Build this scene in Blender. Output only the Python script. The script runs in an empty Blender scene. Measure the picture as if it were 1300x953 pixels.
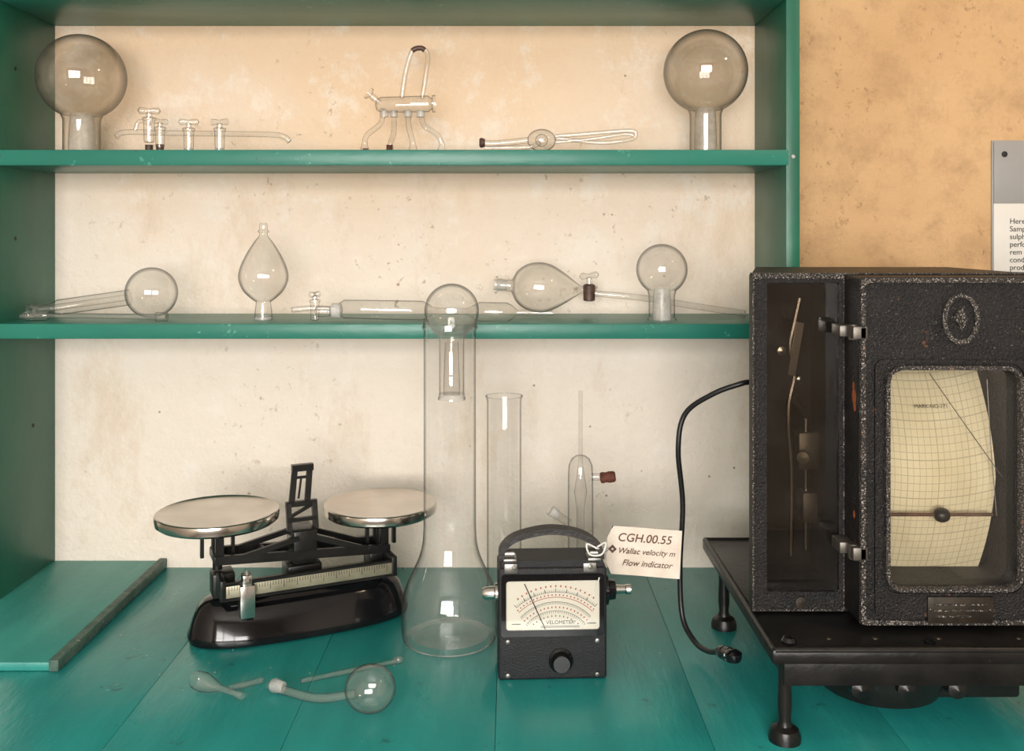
import bpy, bmesh, math, random
from math import sin, cos, pi, radians, sqrt
from mathutils import Vector, Matrix
random.seed(4)
S = bpy.context.scene
COL = S.collection
S.view_settings.view_transform = 'Standard'

# ---------------------------------------------------------------- materials
def new_mat(name):
    m = bpy.data.materials.new(name); m.use_nodes = True
    nt = m.node_tree; nt.nodes.clear()
    out = nt.nodes.new('ShaderNodeOutputMaterial')
    return m, nt, out
def nd(nt, t, **kw):
    n = nt.nodes.new(t)
    for k, v in kw.items(): setattr(n, k, v)
    return n
def c4(c): return (c[0], c[1], c[2], 1.0)
def ramp(nt, src, p0, p1, c0=(0, 0, 0), c1=(1, 1, 1)):
    r = nt.nodes.new('ShaderNodeValToRGB')
    r.color_ramp.elements[0].position = p0; r.color_ramp.elements[1].position = p1
    r.color_ramp.elements[0].color = c4(c0); r.color_ramp.elements[1].color = c4(c1)
    nt.links.new(src, r.inputs[0]); return r.outputs[0]
def noise(nt, co, scale, detail=4, rough=.55):
    n = nd(nt, 'ShaderNodeTexNoise'); n.inputs['Scale'].default_value = scale
    n.inputs['Detail'].default_value = detail; n.inputs['Roughness'].default_value = rough
    nt.links.new(co, n.inputs['Vector']); return n.outputs['Fac']
def mth(nt, op, a, b=None, clamp=False):
    m = nd(nt, 'ShaderNodeMath', operation=op); m.use_clamp = clamp
    for i, v in enumerate((a, b)):
        if v is None: continue
        if isinstance(v, (int, float)): m.inputs[i].default_value = v
        else: nt.links.new(v, m.inputs[i])
    return m.outputs[0]
def mapped(nt, co, scale, loc=(0, 0, 0)):
    mp = nd(nt, 'ShaderNodeMapping'); mp.inputs['Scale'].default_value = scale; mp.inputs['Location'].default_value = loc
    nt.links.new(co, mp.inputs['Vector']); return mp.outputs[0]
def mixc(nt, fac, a, b):
    m = nd(nt, 'ShaderNodeMix', data_type='RGBA')
    for sock, v in ((m.inputs[0], fac), (m.inputs[6], a), (m.inputs[7], b)):
        if isinstance(v, bpy.types.NodeSocket): nt.links.new(v, sock)
        elif isinstance(v, (int, float)): sock.default_value = v
        else: sock.default_value = c4(v)
    return m.outputs[2]
def surf(name, c1, c2=None, scale=8, rough=.5, metal=0, bump=0., bscale=60, specks=None, specks2=None, stretch=None, rvar=.1, spec=.5, coat=0, bdist=.004):
    m, nt, out = new_mat(name)
    b = nd(nt, 'ShaderNodeBsdfPrincipled')
    tc = nd(nt, 'ShaderNodeTexCoord'); co = tc.outputs['Object']
    cs = mapped(nt, co, stretch) if stretch else co
    c2 = c2 or tuple(x * .8 for x in c1)
    n = noise(nt, cs, scale)
    col = mixc(nt, ramp(nt, n, .35, .65), c1, c2)
    for sp in (specks, specks2):
        if sp:
            sc, ss, th = sp
            f = ramp(nt, noise(nt, co, ss, 6, .7), th, th + .05)
            col = mixc(nt, f, col, sc)
    nt.links.new(col, b.inputs['Base Color'])
    rr = nd(nt, 'ShaderNodeMapRange'); rr.inputs['To Min'].default_value = max(.02, rough - rvar); rr.inputs['To Max'].default_value = rough + rvar
    nt.links.new(n, rr.inputs[0]); nt.links.new(rr.outputs[0], b.inputs['Roughness'])
    b.inputs['Metallic'].default_value = metal
    b.inputs['Specular IOR Level'].default_value = spec
    b.inputs['Coat Weight'].default_value = coat
    if bump:
        bp = nd(nt, 'ShaderNodeBump'); bp.inputs['Strength'].default_value = bump; bp.inputs['Distance'].default_value = bdist
        nt.links.new(noise(nt, cs, bscale, 5), bp.inputs['Height']); nt.links.new(bp.outputs[0], b.inputs['Normal'])
    nt.links.new(b.outputs[0], out.inputs[0]); return m

def glass(name, tint=(.97, .97, .96), edge=(.10, .10, .09), dust=.04, dustcol=(.7, .66, .6), refl=1.0, rough=.02, e0=.50):
    # thin-walled blown glass: path length (absorption) grows toward grazing angle, Schlick reflection, dusty film
    m, nt, out = new_mat(name)
    lw = nd(nt, 'ShaderNodeLayerWeight'); lw.inputs[0].default_value = .5
    fc = lw.outputs['Facing']
    colr = ramp(nt, fc, e0, 1.0, tint, edge)
    tr = nd(nt, 'ShaderNodeBsdfTransparent'); nt.links.new(colr, tr.inputs[0])
    gl = nd(nt, 'ShaderNodeBsdfGlossy'); gl.inputs['Roughness'].default_value = rough
    gl.inputs[0].default_value = (1, 1, 1, 1)
    fr = mth(nt, 'ADD', mth(nt, 'MULTIPLY', mth(nt, 'POWER', fc, 5.0), .42 * refl), .06 * refl, True)
    mx = nd(nt, 'ShaderNodeMixShader'); nt.links.new(fr, mx.inputs[0])
    nt.links.new(tr.outputs[0], mx.inputs[1]); nt.links.new(gl.outputs[0], mx.inputs[2])
    df = nd(nt, 'ShaderNodeBsdfDiffuse'); df.inputs[0].default_value = c4(dustcol)
    tc = nd(nt, 'ShaderNodeTexCoord')
    f = ramp(nt, noise(nt, tc.outputs['Object'], 18, 6, .7), .3, .75, (dust * .3,) * 3, (dust * 1.8,) * 3)
    m2 = nd(nt, 'ShaderNodeMixShader'); nt.links.new(f, m2.inputs[0])
    nt.links.new(mx.outputs[0], m2.inputs[1]); nt.links.new(df.outputs[0], m2.inputs[2])
    nt.links.new(m2.outputs[0], out.inputs[0]); return m

GREEN = surf('green_gloss_paint', (.020, .200, .145), (.013, .155, .112), 5, .36, bump=.25, bscale=40, specks=((.09, .33, .26), 45, .63), specks2=((.03, .05, .04), 55, .67), stretch=(.4, 1, 1))
GREEND = surf('green_upright_paint', (.010, .135, .080), (.007, .100, .060), 4, .4, bump=.2, bscale=30, specks=((.01, .03, .02), 60, .70))
TEAL = surf('teal_bench_paint', (.022, .285, .268), (.014, .220, .212), 6, .30, bump=.3, bscale=35, specks=((.20, .45, .41), 75, .665), specks2=((.012, .13, .12), 22, .63), stretch=(2, .5, 1))
TEALL = surf('teal_board_paint', (.04, .31, .265), (.026, .25, .220), 6, .42, bump=.35, bscale=35, specks=((.38, .52, .46), 60, .655), stretch=(2, .5, 1))
STRIP = surf('worn_edge_strip', (.10, .17, .135), (.035, .075, .06), 40, .6, bump=.4, specks=((.36, .38, .32), 80, .62))
WOODD = surf('bench_underside', (.03, .05, .045), None, 5, .7)
GLBIG = glass('aged_glass', (.90, .87, .825), (.08, .07, .06), .085, (.58, .53, .46), 1.1, e0=.42)
GLMID = glass('dusty_glass', (.965, .957, .945), (.01, .01, .01), .045, (.80, .78, .74), 1.1, e0=.47)
GLJAR = glass('jar_glass', (.985, .985, .98), (.05, .07, .06), .028, (.85, .86, .84), 1.0, e0=.52)
GLPANE = glass('pane_glass', (.64, .60, .55), (.5, .45, .4), .014, (.5, .47, .43), .8)
GLWIN = glass('chart_window_glass', (.96, .95, .93), (.6, .6, .6), .008, (.5, .5, .5), .8)
FROST = glass('frosted_ground_glass', (.86, .86, .85), (.4, .4, .38), .30, (.86, .85, .83), .6, .35)
BLACK = surf('black_enamel', (.003, .003, .004), (.006, .006, .007), 10, .10, rvar=.04, coat=.2, spec=.4)
BLACKM = surf('black_painted_iron', (.006, .006, .006), (.012, .011, .010), 20, .34, bump=.2, specks=((.12, .11, .10), 110, .69), spec=.4)
CRINK = surf('black_crackle_dusty', (.006, .0055, .0055), (.012, .010, .010), 25, .45, bump=.9, bscale=330, bdist=.003, specks=((.32, .28, .245), 520, .632), specks2=((.16, .062, .028), 42, .655), spec=.33)
CRINKE = surf('black_crackle_worn_edge', (.010, .009, .009), (.035, .030, .026), 60, .5, bump=1.0, bscale=350, bdist=.003, specks=((.50, .45, .40), 540, .555), specks2=((.20, .08, .035), 60, .64), spec=.35)
LEATHER = surf('black_leatherette', (.007, .007, .009), (.013, .013, .016), 60, .5, bump=.7, bscale=500, bdist=.002, specks=((.07, .07, .08), 160, .70))
STRAPM = surf('leather_strap', (.014, .012, .012), (.028, .024, .022), 30, .5, bump=.4, bscale=200)
CHROME = surf('worn_chrome', (.72, .70, .67), (.6, .58, .55), 20, .22, 1)
PANM = surf('nickel_pan', (.64, .59, .53), (.54, .49, .44), 12, .20, 1, specks=((.35, .30, .24), 90, .70))
STEEL = surf('dull_steel', (.40, .39, .37), (.22, .21, .19), 30, .4, 1, bump=.2)
MECH = surf('mechanism_metal', (.22, .205, .18), (.12, .105, .09), 30, .45, .8)
BRASS = surf('graduated_brass', (.40, .37, .27), (.28, .26, .18), 30, .4, .5)
INK = surf('black_ink', (.01, .01, .01), None, 10, .6)
BROWN = surf('brown_ink', (.12, .05, .022), None, 10, .8)
RED = surf('red_ink', (.50, .06, .04), None, 10, .6)
DIAL = surf('dial_face', (.86, .85, .79), (.82, .81, .75), 10, .5)
PAPER = surf('tag_paper', (.84, .74, .64), (.72, .62, .51), 30, .8, bump=.2)
STRING = surf('white_string', (.85, .83, .79), None, 100, .9)
RUBBER = surf('perished_rubber', (.16, .04, .02), (.07, .02, .012), 80, .7, bump=.8, bscale=150)
DRUB = surf('dark_tap_grease', (.12, .055, .035), (.045, .025, .02), 60, .5, bump=.4)
CABLE = surf('black_cable', (.010, .010, .011), None, 20, .4)
DARKIN = surf('dark_interior', (.030, .022, .017), (.016, .012, .010), 10, .8)
SIGNG = surf('sign_grey', (.32, .31, .30), (.29, .28, .27), 5, .4)
SIGNW = surf('sign_white', (.72, .69, .64), (.70, .67, .62), 5, .4)
OXIDE = surf('orange_primer', (.42, .10, .03), None, 50, .7)
RUST = surf('rusty_bar', (.12, .055, .03), (.07, .03, .02), 60, .6)
FLOORM = surf('floor_lino', (.10, .08, .065), (.07, .055, .045), 3, .5)
CEILM = surf('ceiling_paint', (.70, .68, .63), None, 3, .9)
ROOMW = surf('room_wall_paint', (.50, .44, .37), (.46, .40, .34), 3, .9)
FRAMEW = surf('window_frame_paint', (.6, .6, .55), None, 3, .5)
BRASSD = surf('dark_brass', (.045, .034, .022), (.02, .016, .012), 60, .5, .5)
CRUMB = surf('plaster_crumbs', (.5, .46, .40), None, 60, .9)

# plaster wall: cream distemper behind the shelves, warm light painted in as orange right of the upright
def wall_mat():
    m, nt, out = new_mat('cream_distemper')
    b = nd(nt, 'ShaderNodeBsdfPrincipled'); b.inputs['Roughness'].default_value = .8
    b.inputs['Specular IOR Level'].default_value = .2
    co = nd(nt, 'ShaderNodeTexCoord').outputs['Object']
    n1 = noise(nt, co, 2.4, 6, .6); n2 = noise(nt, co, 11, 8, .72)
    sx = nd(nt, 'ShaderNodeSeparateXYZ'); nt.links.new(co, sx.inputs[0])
    # light gradient put into the colour: peach higher up, paler lower down, ragged boundary
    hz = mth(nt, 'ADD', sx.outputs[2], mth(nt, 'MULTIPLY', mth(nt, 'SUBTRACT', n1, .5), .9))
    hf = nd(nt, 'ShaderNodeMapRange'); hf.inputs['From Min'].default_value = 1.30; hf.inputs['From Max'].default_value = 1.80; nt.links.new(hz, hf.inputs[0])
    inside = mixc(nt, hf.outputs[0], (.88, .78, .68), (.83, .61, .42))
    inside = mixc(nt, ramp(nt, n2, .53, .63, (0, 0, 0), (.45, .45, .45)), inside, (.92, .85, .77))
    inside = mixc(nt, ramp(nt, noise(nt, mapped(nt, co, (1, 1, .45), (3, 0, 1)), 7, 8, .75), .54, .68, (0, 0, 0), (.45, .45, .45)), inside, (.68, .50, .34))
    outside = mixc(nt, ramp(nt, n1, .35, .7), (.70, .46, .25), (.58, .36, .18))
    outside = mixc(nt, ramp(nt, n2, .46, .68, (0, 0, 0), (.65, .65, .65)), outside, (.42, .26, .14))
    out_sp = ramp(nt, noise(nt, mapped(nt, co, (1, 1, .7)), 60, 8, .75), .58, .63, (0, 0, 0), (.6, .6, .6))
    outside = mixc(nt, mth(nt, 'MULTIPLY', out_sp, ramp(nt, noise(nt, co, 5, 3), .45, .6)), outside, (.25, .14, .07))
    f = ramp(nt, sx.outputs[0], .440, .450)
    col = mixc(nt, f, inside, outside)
    st = ramp(nt, noise(nt, co, 42, 8, .75), .60, .64, (0, 0, 0), (.85, .85, .85))
    big = ramp(nt, noise(nt, mapped(nt, co, (1, 1, 1), (1.7, 0, .4)), 3.3, 4), .47, .61)
    col = mixc(nt, mth(nt, 'MULTIPLY', st, big), col, (.34, .20, .10))
    vo = nd(nt, 'ShaderNodeTexVoronoi'); vo.inputs['Scale'].default_value = 26; nt.links.new(co, vo.inputs['Vector'])
    pin = ramp(nt, vo.outputs['Distance'], .035, .075, (1, 1, 1), (0, 0, 0))
    col = mixc(nt, mth(nt, 'MULTIPLY', pin, ramp(nt, noise(nt, co, 6, 3), .5, .6, (0, 0, 0), (.8, .8, .8))), col, (.24, .14, .08))
    nt.links.new(col, b.inputs['Base Color'])
    bp = nd(nt, 'ShaderNodeBump'); bp.inputs['Strength'].default_value = .85; bp.inputs['Distance'].default_value = .014
    nt.links.new(noise(nt, co, 14, 9, .66), bp.inputs['Height']); nt.links.new(bp.outputs[0], b.inputs['Normal'])
    nt.links.new(b.outputs[0], out.inputs[0]); return m
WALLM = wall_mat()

def chart_mat():
    m, nt, out = new_mat('chart_paper_grid')
    b = nd(nt, 'ShaderNodeBsdfPrincipled'); b.inputs['Roughness'].default_value = .7
    uv = nd(nt, 'ShaderNodeTexCoord').outputs['UV']
    sx = nd(nt, 'ShaderNodeSeparateXYZ'); nt.links.new(uv, sx.inputs[0])
    # swing-arm chart: cross lines are arcs
    u = sx.outputs[0]; uc = mth(nt, 'SUBTRACT', u, .5)
    vv = mth(nt, 'SUBTRACT', sx.outputs[1], mth(nt, 'MULTIPLY', mth(nt, 'MULTIPLY', uc, uc), .16))
    cur = None
    for src, n, w in ((u, 22, .085), (vv, 32, .085), (u, 4.4, .03), (vv, 6.4, .03)):
        l = mth(nt, 'LESS_THAN', mth(nt, 'FRACT', mth(nt, 'MULTIPLY', mth(nt, 'ADD', src, 1.0), n)), w)
        cur = l if cur is None else mth(nt, 'MAXIMUM', cur, l)
    base = mixc(nt, ramp(nt, noise(nt, uv, 3), .35, .65), (.76, .68, .47), (.66, .58, .38))
    nt.links.new(mixc(nt, mth(nt, 'MULTIPLY', cur, .55), base, (.26, .23, .16)), b.inputs['Base Color'])
    nt.links.new(b.outputs[0], out.inputs[0]); return m
CHART = chart_mat()

# ---------------------------------------------------------------- mesh helpers
def frame(d):
    d = Vector(d).normalized()
    a = Vector((0, 0, 1)) if abs(d.z) < .9 else Vector((1, 0, 0))
    u = d.cross(a).normalized(); v = d.cross(u).normalized()
    return d, u, v
def rings(bm, rs, cap0=True, cap1=True):
    vs = [[bm.verts.new(p) for p in r] for r in rs]
    n = len(vs[0])
    for a, b in zip(vs[:-1], vs[1:]):
        for i in range(n):
            bm.faces.new((a[i], a[(i + 1) % n], b[(i + 1) % n], b[i]))
    if cap0: bm.faces.new(vs[0][::-1])
    if cap1: bm.faces.new(vs[-1])
    return vs
def lathe(bm, prof, o=(0, 0, 0), d=(0, 0, 1), seg=40, cap0=False, cap1=False):
    d, u, v = frame(d); o = Vector(o); rs = []
    for r, z in prof:
        r = max(r, 1e-5)
        rs.append([o + d * z + (u * cos(2 * pi * i / seg) + v * sin(2 * pi * i / seg)) * r for i in range(seg)])
    rings(bm, rs, cap0, cap1)
def cyl(bm, p0, p1, r0, r1=None, seg=24, caps=True):
    p0 = Vector(p0); p1 = Vector(p1); r1 = r0 if r1 is None else r1
    lathe(bm, [(r0, 0), (r1, (p1 - p0).length)], p0, p1 - p0, seg, caps, caps)
def cr(pts, n=8):
    P = [Vector(p) for p in pts]
    if len(P) < 3: return P
    P = [P[0] * 2 - P[1]] + P + [P[-1] * 2 - P[-2]]; out = []
    for i in range(1, len(P) - 2):
        a, b, c, e = P[i - 1:i + 3]
        for k in range(n):
            t = k / n
            out.append(.5 * ((2 * b) + (c - a) * t + (2 * a - 5 * b + 4 * c - e) * t * t + (3 * b - a - 3 * c + e) * t ** 3))
    out.append(P[-2]); return out
def prof(pts, n=4, u=1): return [(v.x * u, v.y * u) for v in cr([(r, z, 0) for r, z in pts], n)]
def sweep(bm, pts, r, seg=12, smooth=True, caps=True):
    P = cr(pts) if smooth else [Vector(p) for p in pts]
    t0 = (P[1] - P[0]).normalized(); _, u, v = frame(t0); rs = []
    for i, p in enumerate(P):
        t = (P[min(i + 1, len(P) - 1)] - P[max(i - 1, 0)]).normalized()
        u = (u - t * u.dot(t)).normalized(); v = t.cross(u)
        rr = r if not callable(r) else r(i / (len(P) - 1))
        rs.append([p + (u * cos(2 * pi * k / seg) + v * sin(2 * pi * k / seg)) * rr for k in range(seg)])
    rings(bm, rs, caps, caps)
def ball(bm, c, r, sx=1, sy=1, sz=1, seg=32):
    mtx = Matrix.Translation(c) @ Matrix.Diagonal((r * sx, r * sy, r * sz, 1))
    bmesh.ops.create_uvsphere(bm, u_segments=seg, v_segments=seg // 2, radius=1, matrix=mtx)
def box(bm, x0, x1, y0, y1, z0, z1, bev=0, rot=None, seg=2):
    t = bmesh.new(); bmesh.ops.create_cube(t, size=1)
    for v in t.verts:
        v.co = Vector(((x0 + x1) / 2 + v.co.x * (x1 - x0), (y0 + y1) / 2 + v.co.y * (y1 - y0), (z0 + z1) / 2 + v.co.z * (z1 - z0)))
    if bev: bmesh.ops.bevel(t, geom=t.edges[:] , offset=bev, segments=seg, affect='EDGES', profile=.5)
    if rot is not None:
        c = Vector(((x0 + x1) / 2, (y0 + y1) / 2, (z0 + z1) / 2))
        for v in t.verts: v.co = rot @ (v.co - c) + c
    me = bpy.data.meshes.new('t'); t.to_mesh(me); bm.from_mesh(me); bpy.data.meshes.remove(me); t.free()
def bar(bm, p0, p1, w, h):
    d, u, v = frame(Vector(p1) - Vector(p0)); rs = []
    for p in (p0, p1):
        p = Vector(p); rs.append([p + u * w / 2 + v * h / 2, p - u * w / 2 + v * h / 2, p - u * w / 2 - v * h / 2, p + u * w / 2 - v * h / 2])
    rings(bm, rs)
def prism(bm, pts, z0, z1):
    rings(bm, [[Vector((x, y, z0)) for x, y in pts], [Vector((x, y, z1)) for x, y in pts]])
def rrect(x0, x1, z0, z1, r, n=6):
    out = []
    for cx, cz, a0 in ((x1 - r, z1 - r, 0), (x0 + r, z1 - r, 90), (x0 + r, z0 + r, 180), (x1 - r, z0 + r, 270)):
        for k in range(n + 1):
            a = radians(a0 + 90 * k / n); out.append((cx + r * cos(a), cz + r * sin(a)))
    return out
def ring_frame(bm, outer, inner, y0, y1):
    o = rrect(*outer); i = rrect(*inner)
    loops = [[(x, y0, z) for x, z in o], [(x, y0, z) for x, z in i], [(x, y1, z) for x, z in i], [(x, y1, z) for x, z in o]]
    vs = [[bm.verts.new(p) for p in l] for l in loops]; n = len(o)
    for a, b in ((0, 1), (1, 2), (2, 3), (3, 0)):
        for k in range(n): bm.faces.new((vs[a][k], vs[a][(k + 1) % n], vs[b][(k + 1) % n], vs[b][k]))
def plate(bm, outer, y0, y1):
    o = rrect(*outer); rings(bm, [[Vector((x, y0, z)) for x, z in o], [Vector((x, y1, z)) for x, z in o]])
def strap(bm, pts, w, t):
    P = cr(pts); rs = []
    for i, p in enumerate(P):
        tt = (P[min(i + 1, len(P) - 1)] - P[max(i - 1, 0)]).normalized()
        s = Vector((0, 1, 0)); n = tt.cross(s).normalized()
        rs.append([p + s * w / 2 + n * t / 2, p - s * w / 2 + n * t / 2, p - s * w / 2 - n * t / 2, p + s * w / 2 - n * t / 2])
    rings(bm, rs)

class Thing:
    def __init__(self, name, loc=(0, 0, 0), rz=0, world=False):
        self.name = name; self.loc = Vector(loc); self.world = world; self.parts = {}
        self.e = bpy.data.objects.new(name, None); COL.objects.link(self.e)
        self.e.empty_display_size = .05
        self.e.location = loc; self.e.rotation_euler = (0, 0, rz) if not isinstance(rz, tuple) else rz
    def bm(self, part, mat):
        if part not in self.parts: self.parts[part] = (bmesh.new(), mat)
        return self.parts[part][0]
    def text(self, part, s, loc, size, mat, rot=(pi / 2, 0, 0), align='CENTER', shear=0, ext=.0002):
        cu = bpy.data.curves.new(part, 'FONT'); cu.body = s; cu.size = size; cu.align_x = align; cu.shear = shear; cu.extrude = ext
        o = bpy.data.objects.new(part, cu); COL.objects.link(o); bpy.context.view_layer.update()
        me = bpy.data.meshes.new_from_object(o); bpy.data.objects.remove(o)
        o = bpy.data.objects.new(part, me); COL.objects.link(o); me.materials.clear(); me.materials.append(mat)
        o.parent = self.e; l = Vector(loc)
        if self.world: l = l - self.loc
        o.location = l; o.rotation_euler = rot
    def build(self, ang=35):
        for pn, (b, mat) in self.parts.items():
            bmesh.ops.recalc_face_normals(b, faces=b.faces)
            if self.world: bmesh.ops.translate(b, vec=-self.loc, verts=b.verts)
            me = bpy.data.meshes.new(pn); b.to_mesh(me); b.free()
            me.polygons.foreach_set('use_smooth', [True] * len(me.polygons))
            me.set_sharp_from_angle(angle=radians(ang)); me.materials.append(mat)
            o = bpy.data.objects.new(pn, me); COL.objects.link(o); o.parent = self.e
        return self
def solid(name, mat, fn):
    b = bmesh.new(); fn(b); bmesh.ops.recalc_face_normals(b, faces=b.faces)
    me = bpy.data.meshes.new(name); b.to_mesh(me); b.free(); me.materials.append(mat)
    o = bpy.data.objects.new(name, me); COL.objects.link(o); return o

# ---------------------------------------------------------------- room (metres; camera eye at 1.446)
WY = 1.74; XL = -1.7; XR = 1.9; YB = -2.3; ZC = 2.75
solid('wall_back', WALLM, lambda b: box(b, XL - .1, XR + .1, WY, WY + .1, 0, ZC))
solid('wall_left', ROOMW, lambda b: box(b, XL - .1, XL, YB, WY, 0, ZC))
solid('wall_right', ROOMW, lambda b: box(b, XR, XR + .1, YB, WY, 0, ZC))
solid('floor', FLOORM, lambda b: box(b, XL - .1, XR + .1, YB - .1, WY + .1, -.1, 0))
solid('ceiling', CEILM, lambda b: box(b, XL - .1, XR + .1, YB - .1, WY + .1, ZC, ZC + .1))
wx0, wx1, wz0, wz1 = -1.35, .75, .95, 2.35
def wf(b):
    box(b, XL - .1, wx0, YB - .1, YB, 0, ZC); box(b, wx1, XR + .1, YB - .1, YB, 0, ZC)
    box(b, wx0, wx1, YB - .1, YB, 0, wz0); box(b, wx0, wx1, YB - .1, YB, wz1, ZC)
solid('wall_front', ROOMW, wf)
def wfr(b):
    for x in (wx0 + .025, (wx0 * 2 + wx1) / 3, (wx0 + 2 * wx1) / 3, wx1 - .025): box(b, x - .025, x + .025, YB - .07, YB - .03, wz0, wz1)
    for z in (wz0 + .025, wz0 + .95, wz1 - .025): box(b, wx0, wx1, YB - .069, YB - .031, z - .025, z + .025)
solid('window_1', FRAMEW, wfr)

# ---------------------------------------------------------------- shelving
T = Thing('wall_shelving_unit', (-.19, 1.64, .85), world=True)
SX0, SX1, SF = -.819, .435, 1.54
b = T.bm('upright_left', GREEND); box(b, SX0 - .022, SX0, SF, WY, .863, 2.02, .0012)
b = T.bm('upright_right', GREEND); box(b, SX1, SX1 + .022, SF, WY, .85, 2.02, .0012)
b = T.bm('shelf_boards', GREEN)
box(b, SX0, SX1 + .004, SF - .001, WY, 1.556, 1.581, .0018)
box(b, SX0 , SX1 + .004, SF - .001, WY, 1.281, 1.305, .0018)
box(b, SX0, SX1, SF, WY, 1.820, 1.845, .0018)
b = T.bm('screws', STEEL)
for x, z in ((SX1 + .011, 1.57), (SX1 + .011, 1.293)): cyl(b, (x, SF + .001, z), (x, SF - .0015, z), .003, seg=12)
b = T.bm('screw_holes', INK)
for y, z in ((1.60, 1.72), (1.68, 1.72), (1.60, 1.44), (1.66, 1.12)): cyl(b, (SX0 - .001, y, z), (SX0 + .0005, y, z), .0035, seg=14)
T.build()

# ---------------------------------------------------------------- workbench
T = Thing('workbench', (0, 1.4, .85), world=True)
b = T.bm('top_planks', TEAL)
xs = [-1.30, -.98, -.70, -.475, -.268, -.02, .235, .46, .70, .95, 1.30]
for a, c in zip(xs[:-1], xs[1:]): box(b, a + .0002, c - .0002, 1.09, WY, .820, .85, .0008)
b = T.bm('frame', WOODD)
box(b, -1.28, 1.28, 1.12, 1.15, .70, .82); box(b, -1.28, 1.28, 1.69, 1.73, .70, .82)
for x in (-1.26, -.4, .5, 1.2):
    box(b, x, x + .06, 1.12, 1.18, 0, .70, .003); box(b, x, x + .06, 1.67, 1.73, 0, .70, .003)
T.build()
T = Thing('painted_board', (-.9, 1.53, .85), world=True)
b = T.bm('panel', TEALL); box(b, -1.25, -.632, 1.325, WY, .8505, .8625, .0015)
b = T.bm('edge_strip', STRIP); box(b, -.632, -.618, 1.322, WY, .8505, .8670, .002)
T.build()
T = Thing('plaster_crumbs', (-.2, 1.4, .85), world=True); b = T.bm('crumbs', CRUMB)
for i in range(60):
    x = random.gauss(-.45, .12) if i % 3 else random.uniform(-.3, .28); y = random.uniform(1.3, 1.72); r = random.uniform(.0005, .0012)
    if x < -.605: continue
    bmesh.ops.create_icosphere(b, subdivisions=1, radius=r, matrix=Matrix.Translation((x, y, .85 + r * .6)) @ Matrix.Rotation(random.random() * 3, 4, 'Z') @ Matrix.Diagonal((1.5, 1, .6, 1)))
T.build()

# ---------------------------------------------------------------- glassware
U = .001331
def Q(x, h, y=0): return (x * U, y * U, h * U)
def inv_flask_profile(R, cz, rn, z0=0.0, lip=1.10):
    p = [(rn * lip, z0), (rn * lip, z0 + .003), (rn, z0 + .006)]
    a0 = math.asin(rn / R); zj = cz - R * cos(a0)
    p += [(rn, zj - .012), (rn * 1.01, zj - .006)]
    a1 = math.asin(min(1, rn * 1.12 / R)); n = 26
    for k in range(n + 1):
        a = a1 + (pi - a1) * k / n; p.append((R * sin(a), cz - R * cos(a)))
    return p
def inv_flask(name, x, y, z, R, cz, rn, mat):
    T = Thing(name, (x, y, z))
    lathe(T.bm('bulb_and_neck', mat), inv_flask_profile(R, cz, rn), seg=64)
    lathe(T.bm('ground_joint', FROST), [(rn * .72, .001), (rn * .72, .02), (rn * .66, (cz - R) * .9), (rn * .60, cz - R + .010)], seg=36)
    return T.build()
inv_flask('round_bottom_flask', -.727, 1.64, 1.581, .072, .131, .030, GLBIG)
inv_flask('round_bottom_flask', .327, 1.64, 1.581, .0705, .1405, .0265, GLBIG)
inv_flask('round_bottom_flask', .2470, 1.60, 1.305, .042, .084, .0215, GLMID)

def stopcock(bm, p, u, size=1.0, ang=0):
    p = Vector(p); s = size * u
    lathe(bm, [(3.5 * s, -12 * s), (5.0 * s, -11 * s), (5.6 * s, 10 * s), (6.6 * s, 11 * s), (6.6 * s, 13 * s), (3 * s, 14 * s), (3 * s, 18 * s)], p, (0, 0, 1), 20, True, True)
    d = Vector((cos(ang), sin(ang), 0))
    lathe(bm, [(.5 * s, -11 * s), (3.6 * s, -9 * s), (3.0 * s, -3 * s), (2.2 * s, 0), (3.0 * s, 3 * s), (3.6 * s, 9 * s), (.5 * s, 11 * s)], p + Vector((0, 0, 20 * s)), d, 14, True, True)

# stopcock manifold
T = Thing('glass_stopcock_manifold', (-.519, 1.63, 1.581)); b = T.bm('tubing', GLMID)
sweep(b, [Q(-110, 22), Q(-98, 28), Q(-45, 27), Q(30, 26), Q(85, 25), Q(103, 22), Q(109, 16)], 3.4 * U)
sweep(b, [Q(-86, 30), Q(-80, 42), Q(-66, 38)], 2.6 * U)
b2 = T.bm('stopcocks', GLMID)
stopcock(b2, Q(-68, 30), U, 1.25, .3); stopcock(b2, Q(-52, 20, -6), U, 1.05, 1.0); stopcock(b2, Q(-18, 18), U, 1.15, .1); stopcock(b2, Q(21, 18), U, 1.15, -.2)
b3 = T.bm('plug_ends', DRUB)
for x in (-68, -52): cyl(b3, Q(x, 0, -6 if x == -52 else 0), Q(x, 12, -6 if x == -52 else 0), 4.4 * U, 5 * U, 18)
b3 = T.bm('clear_ends', FROST)
for x in (-18, 21): cyl(b3, Q(x, 0), Q(x, 8), 4.4 * U, 5 * U, 18)
T.build()
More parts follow.
